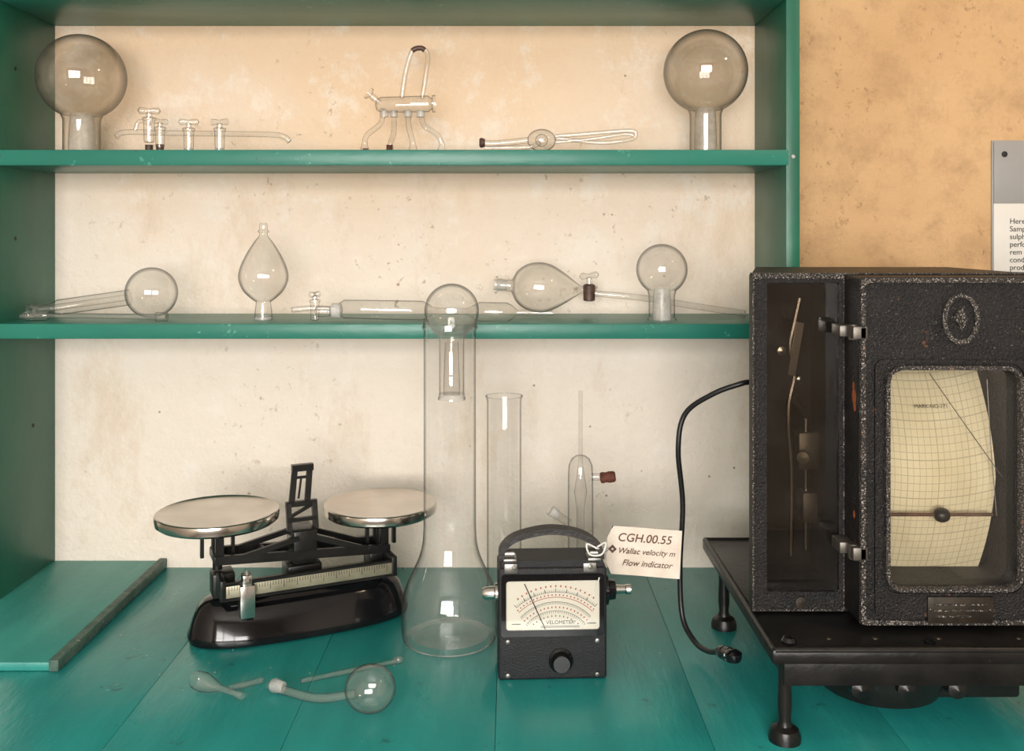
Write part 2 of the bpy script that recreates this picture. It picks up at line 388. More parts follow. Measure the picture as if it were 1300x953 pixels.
# multi-leg manifold
T = Thing('glass_distillation_manifold', (-.189, 1.64, 1.581)); b = T.bm('body', GLMID)
lathe(b, [(.5 * U, -32 * U), (7 * U, -30 * U), (10 * U, -24 * U), (10.5 * U, 36 * U), (7 * U, 40 * U), (11 * U, 41 * U), (11 * U, 45 * U)], Q(0, 64), (1, 0, .02), 28)
lathe(b, [(4 * U, 0), (4 * U, 15 * U), (8 * U, 17 * U), (8 * U, 20 * U)], Q(-26, 66), (-.75, 0, .65), 18)
b = T.bm('legs', GLMID)
for pts in ([(-22, 58, 0), (-24, 40, -4), (-40, 24, -12), (-43, 12, -14), (-42, 2, -14)], [(-8, 56, 0), (-9, 30, 8), (-14, 16, 14), (-15, 2, 14)],
            [(10, 56, 0), (12, 34, -8), (17, 16, -14), (18, 2, -14)], [(26, 56, 0), (30, 38, 5), (46, 27, 12), (52, 14, 14), (50, 2, 14)]):
    sweep(b, [Q(x, h, y) for x, h, y in pts], lambda t: (3.4 if t < .7 else 3.4 + 9 * (t - .7)) * U)
b = T.bm('collars', FROST)
for x in (-20, -8, 10, 26): cyl(b, Q(x, 48), Q(x, 56), 5 * U, 5.5 * U, 16)
b = T.bm('loop', GLMID)
sweep(b, [Q(2, 72), Q(6, 100), Q(12, 124), Q(18, 134), Q(28, 135), Q(35, 126), Q(32, 98), Q(28, 72)], 3.0 * U)
b = T.bm('grease_on_loop', DRUB); sweep(b, [Q(15, 132, -0), Q(20, 135), Q(27, 135.5), Q(31, 133)], 3.3 * U)
b = T.bm('leg_plugs', RUBBER); cyl(b, Q(-15, 0, 14), Q(-15, 14, 12), 4 * U); cyl(b, Q(-42, 0, -14), Q(-42, 7, -14), 3.4 * U)
T.build()
# u tube with bulb
T = Thing('glass_bulb_manometer', (.080, 1.62, 1.581)); b = T.bm('tubing', GLMID)
sweep(b, [Q(-98, 14), Q(-80, 13), Q(-40, 17)], 4.0 * U); sweep(b, [Q(-94, 7, -6), Q(-40, 8, -6), Q(-25, 14, -4)], 3 * U)
sweep(b, [Q(-5, 20), Q(50, 14), Q(88, 18), Q(95, 24), Q(86, 29), Q(20, 24), Q(-6, 22)], 2.6 * U)
sweep(b, [Q(-6, 14, -6), Q(40, 18, -8), Q(80, 24, -8), Q(92, 22, -8)], 2.2 * U)
ball(T.bm('bulb', GLMID), Q(-23, 17), 15 * U, 1.2, 1, .95)
ball(T.bm('inner_bulb', GLMID), Q(-23, 17), 8 * U)
lathe(T.bm('joint', DRUB), [(5 * U, 0), (6.5 * U, 5 * U), (5 * U, 7 * U)], Q(-94, 14), (-1, 0, 0), 18, True, True)
T.build()
# bulb tube on shelf two
T = Thing('glass_bulb_tube', (-.6855, 1.63, 1.305))
ball(T.bm('bulb', GLMID), Q(60, 33), 32 * U, seg=48)
b = T.bm('stem', GLMID); lathe(b, [(10 * U, 0), (10 * U, 90 * U), (6 * U, 100 * U), (6 * U, 122 * U), (9 * U, 124 * U), (9 * U, 128 * U)], Q(32, 27), (-1, 0, -.14), 28)
lathe(T.bm('inner_tube', GLMID), [(4 * U, 0), (4 * U, 118 * U)], Q(30, 27), (-1, 0, -.14), 18)
T.build()
T = Thing('glass_stopcock_tube', (-.6855, 1.585, 1.305)); b = T.bm('tube', GLMID)
sweep(b, [Q(-88, 6), Q(-40, 7), Q(90, 5)], 3.2 * U); 
lathe(b, [(5 * U, 0), (6.5 * U, 6 * U), (6.5 * U, 26 * U), (5 * U, 30 * U)], Q(-84, 7), (1, 0, 0), 20, True, True)
lathe(b, [(5.5 * U, 0), (5.5 * U, 14 * U)], Q(78, 5.5), (1, 0, 0), 16, True, True)
lathe(T.bm('key', GLMID), [(3 * U, 0), (3 * U, 10 * U), (5 * U, 11 * U), (5 * U, 14 * U)], Q(-70, 7), (0, -.3, 1), 14, True, True)
T.build()
# pear-shaped bulb
T = Thing('pear_shaped_flask', (-.415, 1.62, 1.305))
lathe(T.bm('body', GLMID), prof([(11, 0), (10.5, 10), (9.5, 18), (9.5, 22), (15, 26), (25, 36), (30.5, 50), (29, 64), (21, 82), (11.5, 97), (6, 104), (5.2, 108), (7, 110), (5, 113), (5, 118), (3.5, 121)], 4, U), seg=56)
lathe(T.bm('foot', FROST), [(11.5 * U, 0), (11.5 * U, 3 * U)], seg=32, cap0=True)
T.build()
# long tube with stopcock
T = Thing('glass_absorption_tube', (-.1464, 1.585, 1.305)); b = T.bm('body', GLMID)
lathe(b, [(x * U, z * U) for x, z in ((2, -106), (7, -103), (11.5, -96), (12, -40), (12, 0), (8, 8), (4, 14), (4, 55), (8, 62), (12, 70), (12, 104), (9, 110), (3.5, 116), (3.2, 160))], Q(0, 13), (1, 0, -.02), 32)
sweep(b, [Q(-105, 15), Q(-135, 16), Q(-160, 14)], 3.3 * U)
stopcock(T.bm('stopcock', GLMID), Q(-132, 13), U, 1.0, 1.2)
lathe(T.bm('side_key', GLMID), [(6 * U, -9 * U), (7 * U, 0), (6 * U, 9 * U)], Q(-122, 12), (1, 0, 0), 18, True, True)
lathe(T.bm('cork', FROST), [(3 * U, 0), (9 * U, 1 * U), (9 * U, 12 * U), (3 * U, 14 * U)], Q(-112, 13), (1, 0, 0), 20, True, True)
T.build()
# separating funnel
T = Thing('separating_funnel', (.0666, 1.675, 1.305)); b = T.bm('bulb', GLMID)
pf = [(11, -72), (11, -69), (8, -68), (7.5, -54), (9, -50), (20, -44), (29, -32), (32.5, -16), (30, 0), (20, 18), (10, 32), (5, 40), (4.5, 50)]
lathe(b, prof(pf, 4, U), Q(0, 37), (1, 0, -.06), 48)
lathe(T.bm('stopper', FROST), [(7 * U, -74 * U), (6 * U, -56 * U)], Q(0, 37), (1, 0, -.06), 24, True, True)
b = T.bm('barrel', DRUB)
lathe(b, [(5 * U, -14 * U), (7.5 * U, -13 * U), (8 * U, 6 * U), (6 * U, 8 * U)], Q(50, 34), (0, 0, 1), 20, True, True)
b = T.bm('key', GLMID); lathe(b, [(4 * U, 8 * U), (4 * U, 15 * U), (2 * U, 17 * U)], Q(50, 34), (0, 0, 1), 16, True, True)
lathe(b, [(1 * U, -13 * U), (4.5 * U, -10 * U), (2.6 * U, 0), (4.5 * U, 10 * U), (1 * U, 13 * U)], Q(50, 53), (1, -.4, .15), 14, True, True)
b = T.bm('outlet_tube', GLMID); sweep(b, [Q(56, 30), Q(120, 24), Q(190, 13), Q(252, 4)], 4.0 * U)
T.build()

# tall jar with inverted flask
JY = 1.432
T = Thing('gas_jar', (-.0918, JY, .85))
jp = [(.060, .0), (.0675, .003), (.0705, .012), (.0715, .035), (.0695, .060), (.064, .080), (.055, .100), (.046, .120), (.041, .138), (.0392, .155), (.0385, .20), (.0385, .452), (.0400, .457), (.0415, .4615)]
lathe(T.bm('body', GLJAR), prof(jp), seg=72)
lathe(T.bm('base_disc', GLJAR), [(.058, .009), (.035, .006), (.0001, .005)], seg=56)
lathe(T.bm('base_ring', FROST), [(.0665, .002), (.0655, .0035)], seg=56)
T.build()
T = Thing('inverted_bulb_flask', (-.0890, JY, .85 + .353))
R = .0402; cz = .131
lathe(T.bm('bulb_and_neck', GLMID), inv_flask_profile(R, cz, .0185), seg=56)
lathe(T.bm('inner_tube', GLMID), [(.012, .004), (.0125, .02), (.011, .055), (.010, .085)], seg=32)
lathe(T.bm('ground_joint', FROST), [(.0192, .0), (.0192, .009)], seg=36)
T.build()
# cylinder
T = Thing('glass_cylinder', (-.013, 1.60, .85)); b = T.bm('body', GLJAR)
lathe(b, [(.033, 0), (.035, .004), (.030, .012), (.0283, .02), (.0283, .322), (.0298, .328), (.0310, .330)], seg=56)
lathe(T.bm('rim', GLMID), [(.0310, .330), (.0302, .3315), (.0290, .329)], seg=56)
lathe(T.bm('base', GLJAR), [(.028, .01), (.0001, .008)], seg=40)
T.build()
# gas wash tube
T = Thing('glass_wash_bottle', (.106, 1.50, .85)); b = T.bm('body', GLMID)
lathe(b, [(.012, 0), (.0195, .004), (.0205, .02), (.0200, .10), (.0195, .225), (.0185, .240), (.014, .250), (.008, .2545), (.0001, .256)], seg=40)
cyl(b, (.017, 0, .222), (.034, 0, .222), .0055, .005, 18, False)
cyl(b, (-.017, 0, .150), (-.040, 0, .166), .0060, .0062, 18, False)
lathe(T.bm('inner_tube', GLMID), [(.006, .04), (.006, .17), (.010, .2), (.006, .225), (.003, .25), (.0028, .355)], seg=24)
lathe(T.bm('rubber_bung', RUBBER), [(.004, 0), (.0078, .001), (.0085, .004), (.0075, .010), (.0088, .014), (.0082, .022), (.006, .024)], (.030, 0, .2205), (1, -.1, .12), 20, True, True)
lathe(T.bm('side_stopper', FROST), [(.0085, 0), (.0070, .014)], (-.046, 0, .170), (.82, 0, -.57), 20, True, True)
T.build()

# foreground glass fragments on bench
V = .00103
T = Thing('glass_pipette', (-.386, 1.255, .85)); b = T.bm('tube', GLMID)
lathe(b, [(r * V, z * V) for r, z in ((9, -32), (11, -28), (12, -16), (8, 0), (5, 8), (4, 14), (3.5, 36), (5, 40), (5, 46))], (.0, .0, .0130), (1, -.45, -.10), 28)
sweep(b, [(.016, .012, .005), (.03, .018, .005), (.055, .034, .005)], .004); T.build()
T = Thing('glass_retort', (-.177, 1.212, .85))
ball(T.bm('bulb', GLMID), (0, 0, .0295), .029, 1.1, 1, 1, 40)
b = T.bm('arm', GLMID); sweep(b, [(-.140, .052, .010), (-.115, .042, .007), (-.07, .022, .007), (-.02, .01, .018)], .0055)
lathe(T.bm('collar', FROST), [(.007, 0), (.009, .004), (.007, .018)], (-.136, .051, .011), (1, -.3, -.1), 20, True, True)
T.build()
T = Thing('glass_rod', (-.22, 1.318, .85)); b = T.bm('rod', GLMID)
sweep(b, [(-.060, -.030, .004), (0, 0, .004), (.060, .030, .004)], .0036)
ball(b, (.062, .031, .0055), .0052, 1.4, 1, .95, 16); T.build()

# ---------------------------------------------------------------- balance
T = Thing('counter_balance_scale', (-.322, 1.487, .85), radians(25))
def super_loop(a, bb, z, n=56, e=2.6, cx=0):
    out = []
    for k in range(n):
        t = 2 * pi * k / n; c, s = cos(t), sin(t)
        out.append(Vector((cx + a * math.copysign(abs(c) ** (2 / e), c), bb * math.copysign(abs(s) ** (2 / e), s), z)))
    return out
b = T.bm('cast_iron_base', BLACK)
rings(b, [super_loop(a, c, z) for a, c, z in ((.158, .056, 0), (.166, .062, .003), (.168, .063, .010), (.165, .060, .018), (.160, .053, .034), (.153, .046, .050), (.143, .038, .060), (.125, .028, .066))])
b = T.bm('base_ledge', BLACKM)
box(b, -.120, .120, -.020, .020, .062, .076, .003)
for x in (-.118, .118): box(b, x - .016, x + .016, -.018, .018, .064, .100, .003)
box(b, -.026, .026, -.024, .024, .07, .098, .003)
tilt = .033; L = .007
b = T.bm('beam', BLACKM)
def bz(x): return .114 - x * tilt * 2
for y in (-.024, .024):
    bar(b, (-.132, y, bz(-.132)), (.132, y, bz(.132)), .007, .013)
    bar(b, (-.10, y, bz(-.1)), (-.01, y, .140), .006, .008); bar(b, (.10, y, bz(.1)), (.01, y, .140), .006, .008)
for x in (-.128, -.06, 0, .06, .128): box(b, x - .005, x + .005, -.027, .027, bz(x) - .006, bz(x) + .006, .001)
box(b, -.018, .018, -.026, .026, .100, .150, .003)
for x, zt in ((-.125, .182 + L), (.125, .165 + L)):
    box(b, x - .030, x + .030, -.008, .008, zt - .030, zt - .023, .001)
    box(b, x - .008, x + .008, -.028, .028, zt - .030, zt - .023, .001)
    for y in (-.02, .02): bar(b, (x, y, bz(x)), (x, y, zt - .026), .007, .012)
    cyl(b, (x, 0, bz(x) - .02), (x, 0, zt - .018), .007)
    bar(b, (x - .022, 0, bz(x)), (x - .022, 0, zt - .026), .008, .005); bar(b, (x + .022, 0, bz(x)), (x + .022, 0, zt - .026), .008, .005)
b = T.bm('pointer_tower', BLACKM)
for x in (-.020, .020): bar(b, (x, -.006, .146), (x, .004, .184), .008, .008)
bar(b, (-.024, .004, .184), (.024, .004, .184), .007, .008); bar(b, (-.022, -.004, .162), (.022, -.004, .162), .006, .006)
bar(b, (-.020, 0, .165), (.018, .002, .182), .004, .005)
for x in (-.011, .012): bar(b, (x * 1.05 - .003, .006, .184), (x + .003, .012, .238), .0045, .009)
bar(b, (-.013, .012, .237), (.020, .012, .237), .010, .010); bar(b, (-.003, .010, .19), (.002, .012, .224), .002, .003)
bar(b, (-.010, .012, .222), (.016, .012, .222), .003, .004)
b = T.bm('scale_bar', BRASS); box(b, -.125, .128, -.061, -.057, .078, .095, .0006)
b = T.bm('scale_brackets', BLACKM)
for x in (-.126, .128): box(b, x - .004, x + .004, -.063, -.02, .074, .104, .001)
box(b, -.125, .128, -.062, -.056, .0955, .099); box(b, -.125, .128, -.062, -.056, .0740, .0775)
b = T.bm('graduations', INK)
for i in range(61):
    x = -.118 + i * .0039; h = .006 if i % 5 else .011
    box(b, x - .0003, x + .0003, -.0615, -.0609, .0945 - h, .0945)
b = T.bm('poise_weight', CHROME)
box(b, -.104, -.083, -.074, -.052, .050, .096, .0015); cyl(b, (-.093, -.072, .100), (-.093, -.06, .112), .004)
box(b, -.100, -.087, -.071, -.054, .096, .110, .001)
for i, (x, zt) in enumerate(((-.125, .182 + L), (.125, .165 + L))):
    b = T.bm('pan_' + str(i + 1), PANM)
    pr = [(.0001, zt - .0035), (.070, zt - .0035), (.082, zt - .002), (.0865, zt), (.0885, zt - .001), (.0895, zt - .005), (.0885, zt - .013), (.084, zt - .0165), (.05, zt - .018), (.0001, zt - .018)]
    lathe(b, pr, (x, 0, 0), seg=80)
T.build()

# ---------------------------------------------------------------- airflow meter
T = Thing('portable_meter', (.0545, 1.300, .85), radians(2.5))
b = T.bm('case', LEATHER)
box(b, -.0730, .0730, 0, .062, 0, .150, .004, seg=3)
prism(b, [(-.068, .004), (.068, .004), (.068, .058), (-.068, .058)], .150, .158)
b = T.bm('bezel', BLACK); ring_frame(b, (-.069, .069, .060, .142, .004), (-.0625, .0625, .068, .134, .004), -.004, .003)
plate(T.bm('dial_face', DIAL), (-.063, .063, .067, .135, .003), -.0016, .001)
b = T.bm('dial_glass', GLWIN); plate(b, (-.0625, .0625, .068, .134, .002), -.0034, -.0030)
pvx, pvz = .004, .040
def arc(bm, r, a0, a1, w, y=-.0018, n=40):
    vs = []
    for k in range(n + 1):
        a = radians(a0 + (a1 - a0) * k / n)
        vs.append((bm.verts.new((pvx + r * sin(a), y, pvz + r * cos(a))), bm.verts.new((pvx + (r + w) * sin(a), y, pvz + (r + w) * cos(a)))))
    for p, q in zip(vs[:-1], vs[1:]): bm.faces.new((p[0], p[1], q[1], q[0]))
def ticks(bm, r0, r1, a0, a1, n, w=.0005):
    for k in range(n + 1):
        a = radians(a0 + (a1 - a0) * k / n)
        d = Vector((sin(a), 0, cos(a))); t = Vector((cos(a), 0, -sin(a))) * w / 2; o = Vector((pvx, -.00185, pvz))
        bm.faces.new([bm.verts.new(o + d * r0 + t), bm.verts.new(o + d * r1 + t), bm.verts.new(o + d * r1 - t), bm.verts.new(o + d * r0 - t)])
bk = T.bm('scale_black', INK); rd = T.bm('scale_red', RED)
arc(bk, .078, -42, 42, .0005); ticks(bk, .078, .081, -42, 42, 42); ticks(bk, .078, .083, -42, 42, 8, .0008)
arc(rd, .071, -44, 44, .0008); ticks(rd, .0735, .0755, -43, 43, 22, .0016); ticks(rd, .085, .0875, -36, 36, 16, .0018)
arc(bk, .065, -46, 46, .0005); ticks(bk, .062, .065, -46, 46, 46); ticks(rd, .057, .0592, -46, 46, 18, .0016)
arc(bk, .053, -48, 48, .0005); ticks(bk, .050, .053, -48, 48, 30); ticks(bk, .0455, .0475, -40, 40, 12, .0012)
b = T.bm('needle', INK)
bar(b, (-.038, -.0026, .130), (-.010, -.0026, .069), .0005, .0013)
T.text('dial_lettering', 'VELOMETER', (.010, -.0019, .0755), .0070, INK)
b = T.bm('dial_small_print', INK)
for z in (.0725, .0708): box(b, -.016, .036, -.0019, -.0017, z, z + .0006)
for x in (-.055, .046): box(b, x, x + .012, -.0019, -.0017, .0755, .0765); 
b = T.bm('control_knob', BLACK)
lathe(b, [(.0165, 0), (.0165, .003), (.0135, .005), (.0125, .013), (.0110, .015), (.0001, .015)], (.0110, .001, .026), (0, -1, 0), 32, True)
b = T.bm('case_studs', STEEL)
for x in (-.060, .060):
    for z in (.052, .007): lathe(b, [(.0032, 0), (.0028, .0015), (.0001, .002)], (x, .0, z), (0, -1, 0), 14)
    box(b, x - .012 if x > 0 else x - .006, x + .006 if x > 0 else x + .012, .003, .030, .157, .161, .001)
    cyl(b, (x - .009, .012, .166), (x + .009, .012, .166), .005, seg=16)
    lathe(b, [(.004, 0), (.003, .002), (.0001, .003)], (x * .85, -.0, .152), (0, -1, .3), 14)
b = T.bm('top_catches', STEEL)
for x in (-.056, .050): box(b, x - .009, x + .009, -.0012, .004, .143, .156, .001)
b = T.bm('carry_handle', STRAPM)
strap(b, [(-.068, .018, .158), (-.066, .018, .172), (-.050, .018, .186), (-.015, .018, .195), (.015, .018, .195), (.045, .018, .187), (.064, .018, .172), (.067, .018, .158)], .022, .008)
b = T.bm('inlet_nozzle', CHROME)
lathe(b, [(.013, 0), (.013, .004), (.009, .006), (.0085, .018), (.006, .022), (.004, .022)], (-.072, .03, .107), (-1, 0, -.02), 24, True, True)
b = T.bm('outlet_nozzle', CHROME)
lathe(b, [(.0065, .014), (.0055, .030), (.0068, .032), (.0068, .038), (.003, .038)], (.072, .03, .109), (1, 0, 0), 24, True, True)
b = T.bm('outlet_collar', BLACK)
lathe(b, [(.020, 0), (.020, .006), (.014, .008), (.013, .016), (.007, .018)], (.072, .03, .109), (1, 0, 0), 28, True, True)
b = T.bm('tag_string', STRING); ox, oy, oz = .1345, .070, .148
sweep(b, [(ox - .050, oy - .006, oz + .004), (ox - .060, oy - .030, oz + .016), (ox - .070, oy - .060, oz + .024), (ox - .076, oy - .066, oz + .026)], .0009, 8)
sweep(b, [(ox - .050, oy - .004, oz + .004), (ox - .062, oy - .035, oz + .004), (ox - .072, oy - .073, oz - .010), (ox - .080, oy - .074, oz - .034)], .0009, 8)
sweep(b, [(ox - .074, oy - .066, oz + .026), (ox - .088, oy - .066, oz + .032), (ox - .084, oy - .066, oz + .018), (ox - .068, oy - .066, oz + .018), (ox - .062, oy - .062, oz + .032), (ox - .074, oy - .066, oz + .028)], .0012, 8)
T.build()
# tag
T = Thing('paper_label_tag', (.186, 1.372, .9975), (0, radians(3), radians(-3)))
b = T.bm('card', PAPER)
w, h = .1045, .068
nx = 16; rows = []
def cy(t): return .0012 * sin(t * 5)
for lay in (0, .0006):
    g = [[Vector((-w / 2 + w * i / nx + (.008 if i == 0 and j in (0, 4) else 0), cy(i / nx) + lay, -h / 2 + h * j / 4)) for j in range(5)] for i in range(nx + 1)]
    rows.append([[b.verts.new(p) for p in r] for r in g])
for g in rows:
    for i in range(nx):
        for j in range(4): b.faces.new((g[i][j], g[i + 1][j], g[i + 1][j + 1], g[i][j + 1]))
T.text('writing_1', 'CGH.00.55', (-.038, -.0016, .014), .0165, BROWN, align='LEFT', shear=.2)
T.text('writing_2', 'Wallac velocity m', (-.037, -.0016, -.003), .0112, BROWN, align='LEFT', shear=.35)
T.text('writing_3', 'Flow indicator', (-.030, -.0016, -.020), .0120, BROWN, align='LEFT', shear=.35)
b = T.bm('reinforcement', RUST); lathe(b, [(.002, 0), (.006, 0)], (-.044, -.0014, .002), (0, -1, 0), 4)
T.build()

# ---------------------------------------------------------------- chart recorder
T = Thing('chart_recorder', (.48, 1.30, .97), world=True)
b = T.bm('case', CRINK)
Z0, Z1 = .9702, 1.397
top = [(.303, 1.228), (.662, 1.228), (.662, 1.48), (.372, 1.48)]
prism(b, top, Z1 - .012, Z1); prism(b, top, Z0, Z0 + .014)
prism(b, [(.303, 1.24), (.311, 1.24), (.380, 1.48), (.372, 1.48)], Z0 + .013, Z1 - .011)
prism(b, [(.652, 1.24), (.662, 1.24), (.662, 1.48), (.652, 1.48)], Z0 + .013, Z1 - .011)
prism(b, [(.372, 1.47), (.662, 1.47), (.662, 1.48), (.372, 1.48)], Z0 + .013, Z1 - .011)
b = T.bm('partition', DARKIN)
prism(b, [(.419, 1.24), (.425, 1.24), (.425, 1.47), (.419, 1.47)], Z0 + .014, Z1 - .012)
prism(b, [(.425, 1.40), (.652, 1.40), (.652, 1.404), (.425, 1.404)], Z0 + .014, Z1 - .012)
prism(b, [(.345, 1.36), (.419, 1.36), (.419, 1.364), (.345, 1.364)], Z0 + .014, Z1 - .012)
b = T.bm('side_pane_frame', CRINK); ring_frame(b, (.303, .4187, Z0 + .001, Z1 - .001, .002), (.3215, .4125, .996, 1.386, .003), 1.224, 1.240)
b = T.bm('case_worn_edges', CRINKE)
ring_frame(b, (.303, .4187, Z0 + .002, Z1 - .001, .002), (.3050, .4175, Z0 + .004, Z1 - .006, .002), 1.2225, 1.225)
prism(b, [(.304, 1.226), (.661, 1.226), (.661, 1.240), (.304, 1.240)], Z1 - .001, Z1 + .0008)
b = T.bm('side_pane', GLPANE); plate(b, (.320, .414, .994, 1.388, .002), 1.232, 1.2325)
b = T.bm('pane_screw', BRASSD); lathe(b, [(.0075, 0), (.007, .002), (.0001, .003)], (.3640, 1.224, .983), (0, -1, 0), 20)
b = T.bm('mechanism', CHROME)
sweep(b, [(.383, 1.29, 1.362), (.376, 1.29, 1.33), (.370, 1.29, 1.298), (.376, 1.29, 1.262), (.369, 1.29, 1.225), (.368, 1.29, 1.19), (.372, 1.29, 1.13), (.371, 1.29, 1.02)], .0035, 8)
bar(b, (.370, 1.286, 1.26), (.382, 1.286, 1.33), .003, .010)
lathe(b, [(.006, 0), (.006, .004), (.0001, .005)], (.358, 1.29, 1.292), (0, -1, 0), 18, True)
lathe(b, [(.004, 0), (.004, .004), (.0001, .005)], (.380, 1.285, 1.255), (0, -1, 0), 18, True)
cyl(b, (.398, 1.315, 1.02), (.398, 1.315, 1.20), .0045)
b = T.bm('mechanism_housings', MECH); box(b, .386, .414, 1.305, 1.33, 1.13, 1.18, .002); box(b, .390, .410, 1.30, 1.33, 1.06, 1.10, .002)
bar(b, (.398, 1.31, 1.20), (.372, 1.302, 1.232), .003, .006)
lathe(b, [(.008, 0), (.008, .012), (.0001, .013)], (.390, 1.30, 1.150), (-.3, -1, 0), 18, True)
# door
b = T.bm('door', CRINK)
DX0, DX1 = .4187, .6505; W = (.454, .608, 1.024, 1.283)
ring_frame(b, (DX0, DX1, .976, 1.395, .004), (W[0], W[1], W[2], W[3], .016), 1.170, 1.238)
b = T.bm('door_raised_border', CRINKE)
ring_frame(b, (DX0 + .001, DX1 - .001, .977, 1.394, .006), (DX0 + .0065, DX1 - .0065, .9825, 1.3885, .008), 1.166, 1.171)
b = T.bm('door_inner_panel', CRINK)
ring_frame(b, (DX0 + .018, DX1 - .018, .986, 1.296, .010), (W[0] - .009, W[1] + .009, W[2] - .009, W[3] + .009, .020), 1.1665, 1.171)
b = T.bm('window_rim', CRINKE); ring_frame(b, (W[0] - .006, W[1] + .006, W[2] - .006, W[3] + .006, .022), (W[0] - .001, W[1] + .001, W[2] - .001, W[3] + .001, .016), 1.161, 1.172)
b = T.bm('window_glass', GLWIN); plate(b, (W[0] - .001, W[1] + .001, W[2] - .001, W[3] + .001, .016), 1.178, 1.1785)
b = T.bm('door_liner', DARKIN); ring_frame(b, (DX0 + .003, DX1 - .003, .98, 1.39, .004), (DX0 + .006, W[1] + .02, W[2] - .036, W[3] + .030, .016), 1.237, 1.30)
# plain stand-in emblem
b = T.bm('emblem', CRINKE); ex, ez = .5394, 1.345
ro, ri = (.0225, .031), (.0170, .0255)
for k in range(40):
    a = 2 * pi * k / 40; a2 = 2 * pi * (k + 1) / 40
    o1 = (ex + ro[0] * cos(a), ez + ro[1] * sin(a)); o2 = (ex + ro[0] * cos(a2), ez + ro[1] * sin(a2))
    i1 = (ex + ri[0] * cos(a), ez + ri[1] * sin(a)); i2 = (ex + ri[0] * cos(a2), ez + ri[1] * sin(a2))
    rings(b, [[Vector((p[0], 1.170, p[1])) for p in (o1, o2, i2, i1)], [Vector((p[0], 1.1645, p[1])) for p in (o1, o2, i2, i1)]])
rings(b, [[Vector((ex + x, 1.170, ez + z)) for x, z in ((0, .017), (.010, 0), (0, -.017), (-.010, 0))], [Vector((ex + x * .8, 1.1635, ez + z * .8)) for x, z in ((0, .017), (.010, 0), (0, -.017), (-.010, 0))]])
b = T.bm('hinges', MECH)
for z in (1.328, 1.062):
    box(b, .4020, .4250, 1.190, 1.222, z - .007, z + .007, .0015); cyl(b, (.4150, 1.180, z - .009), (.4150, 1.180, z + .009), .0065, seg=18)
    box(b, .410, .428, 1.166, 1.186, z - .008, z + .008, .002)
b = T.bm('primer_chips', OXIDE)
for y0, z0, r in ((1.188, 1.248, .008), (1.186, 1.236, .005), (1.190, 1.261, .004), (1.188, 1.104, .004)):
    bmesh.ops.create_icosphere(b, subdivisions=2, radius=r, matrix=Matrix.Translation((.4187, y0, z0)) @ Matrix.Diagonal((.06, .9, 1.2, 1)))
b = T.bm('name_plate', BRASSD); box(b, .4986, .577, 1.163, 1.171, .980, 1.012, .001)
b = T.bm('name_plate_relief', CRINKE)
for z in (.988, .995, 1.002): box(b, .506, .570 - (.02 if z == .988 else 0), 1.1622, 1.1632, z, z + .0018)
for x in (.5015, .574): lathe(b, [(.0018, 0), (.0001, .0015)], (x, 1.163, .996), (0, -1, 0), 10)
b = T.bm('pen_bar', RUST); cyl(b, (.440, 1.192, 1.1025), (.590, 1.192, 1.1025), .0022, seg=12)
b = T.bm('pen_carriage', BLACKM)
lathe(b, [(.004, -.009), (.007, -.007), (.009, -.002), (.009, .002), (.007, .007), (.004, .009)], (.527, 1.190, 1.1025), (1, 0, 0), 20, True, True)
b = T.bm('pen_wires', STEEL)
sweep(b, [(.512, 1.190, 1.276), (.545, 1.189, 1.228), (.575, 1.188, 1.185), (.600, 1.188, 1.150)], .0006, 6)
sweep(b, [(.585, 1.195, 1.268), (.590, 1.195, 1.18), (.597, 1.195, 1.10)], .0006, 6)
T.text('chart_number', 'MARK-NO-171', (.502, 1.2110, 1.230), .0066, INK, align='LEFT', rot=(pi / 2 - .40, 0, 0), ext=.0001)
T.build()
bmc = bmesh.new(); uvl = bmc.loops.layers.uv.new('UVMap'); n = 32; grid = []
for j in range(n + 1):
    t = j / n; z = .994 + t * (1.298 - .994); a = (t - .5) * 2
    y = 1.204 + .050 * a * a; xr = .600 - .008 * abs(a)
    grid.append([(bmc.verts.new((x - .48, y - 1.30, z - .97)), (i / 10, t)) for i, x in enumerate([.428 + (xr - .428) * k / 10 for k in range(11)])])
for j in range(n):
    for i in range(10):
        q = (grid[j][i], grid[j][i + 1], grid[j + 1][i + 1], grid[j + 1][i]); f = bmc.faces.new([k[0] for k in q]); f.smooth = True
        for l, k in zip(f.loops, q): l[uvl].uv = k[1]
me = bpy.data.meshes.new('chart_paper'); bmc.to_mesh(me); bmc.free(); me.materials.append(CHART)
o = bpy.data.objects.new('chart_paper', me); COL.objects.link(o); o.parent = T.e

# stand
T = Thing('recorder_stand', (.50, 1.32, .85), world=True)
b = T.bm('table_plate', BLACKM); box(b, .300, .720, 1.118, 1.53, .950, .968, .004)
b = T.bm('rim_bead', BLACKM)
for p, q in (((.304, 1.122), (.716, 1.122)), ((.304, 1.122), (.304, 1.526)), ((.304, 1.526), (.716, 1.526)), ((.716, 1.122), (.716, 1.526))):
    cyl(b, (*p, .966), (*q, .966), .0042, seg=12)
b = T.bm('apron', BLACKM); box(b, .318, .702, 1.135, 1.145, .918, .951, .002); box(b, .318, .702, 1.503, 1.513, .925, .951, .002)
box(b, .318, .328, 1.14, 1.51, .925, .951, .002)
b = T.bm('legs', BLACKM)
for x in (.322, .698):
    for y in (1.146, 1.500 if x > .5 else 1.475):
        lathe(b, [(.013, .10), (.009, .094), (.0075, .07), (.0085, .04), (.007, .025), (.009, .018), (.016, .014), (.019, .006), (.019, 0)][::-1], (x, y, .85), (0, 0, 1), 24, True, True)
b = T.bm('lower_housing', BLACKM)
lathe(b, [(.05, 0), (.075, .006), (.085, .03), (.088, .07), (.092, .084)], (.47, 1.25, .866), (0, 0, 1), 40, True, True)
box(b, .47, .63, 1.20, 1.42, .872, .951, .006)
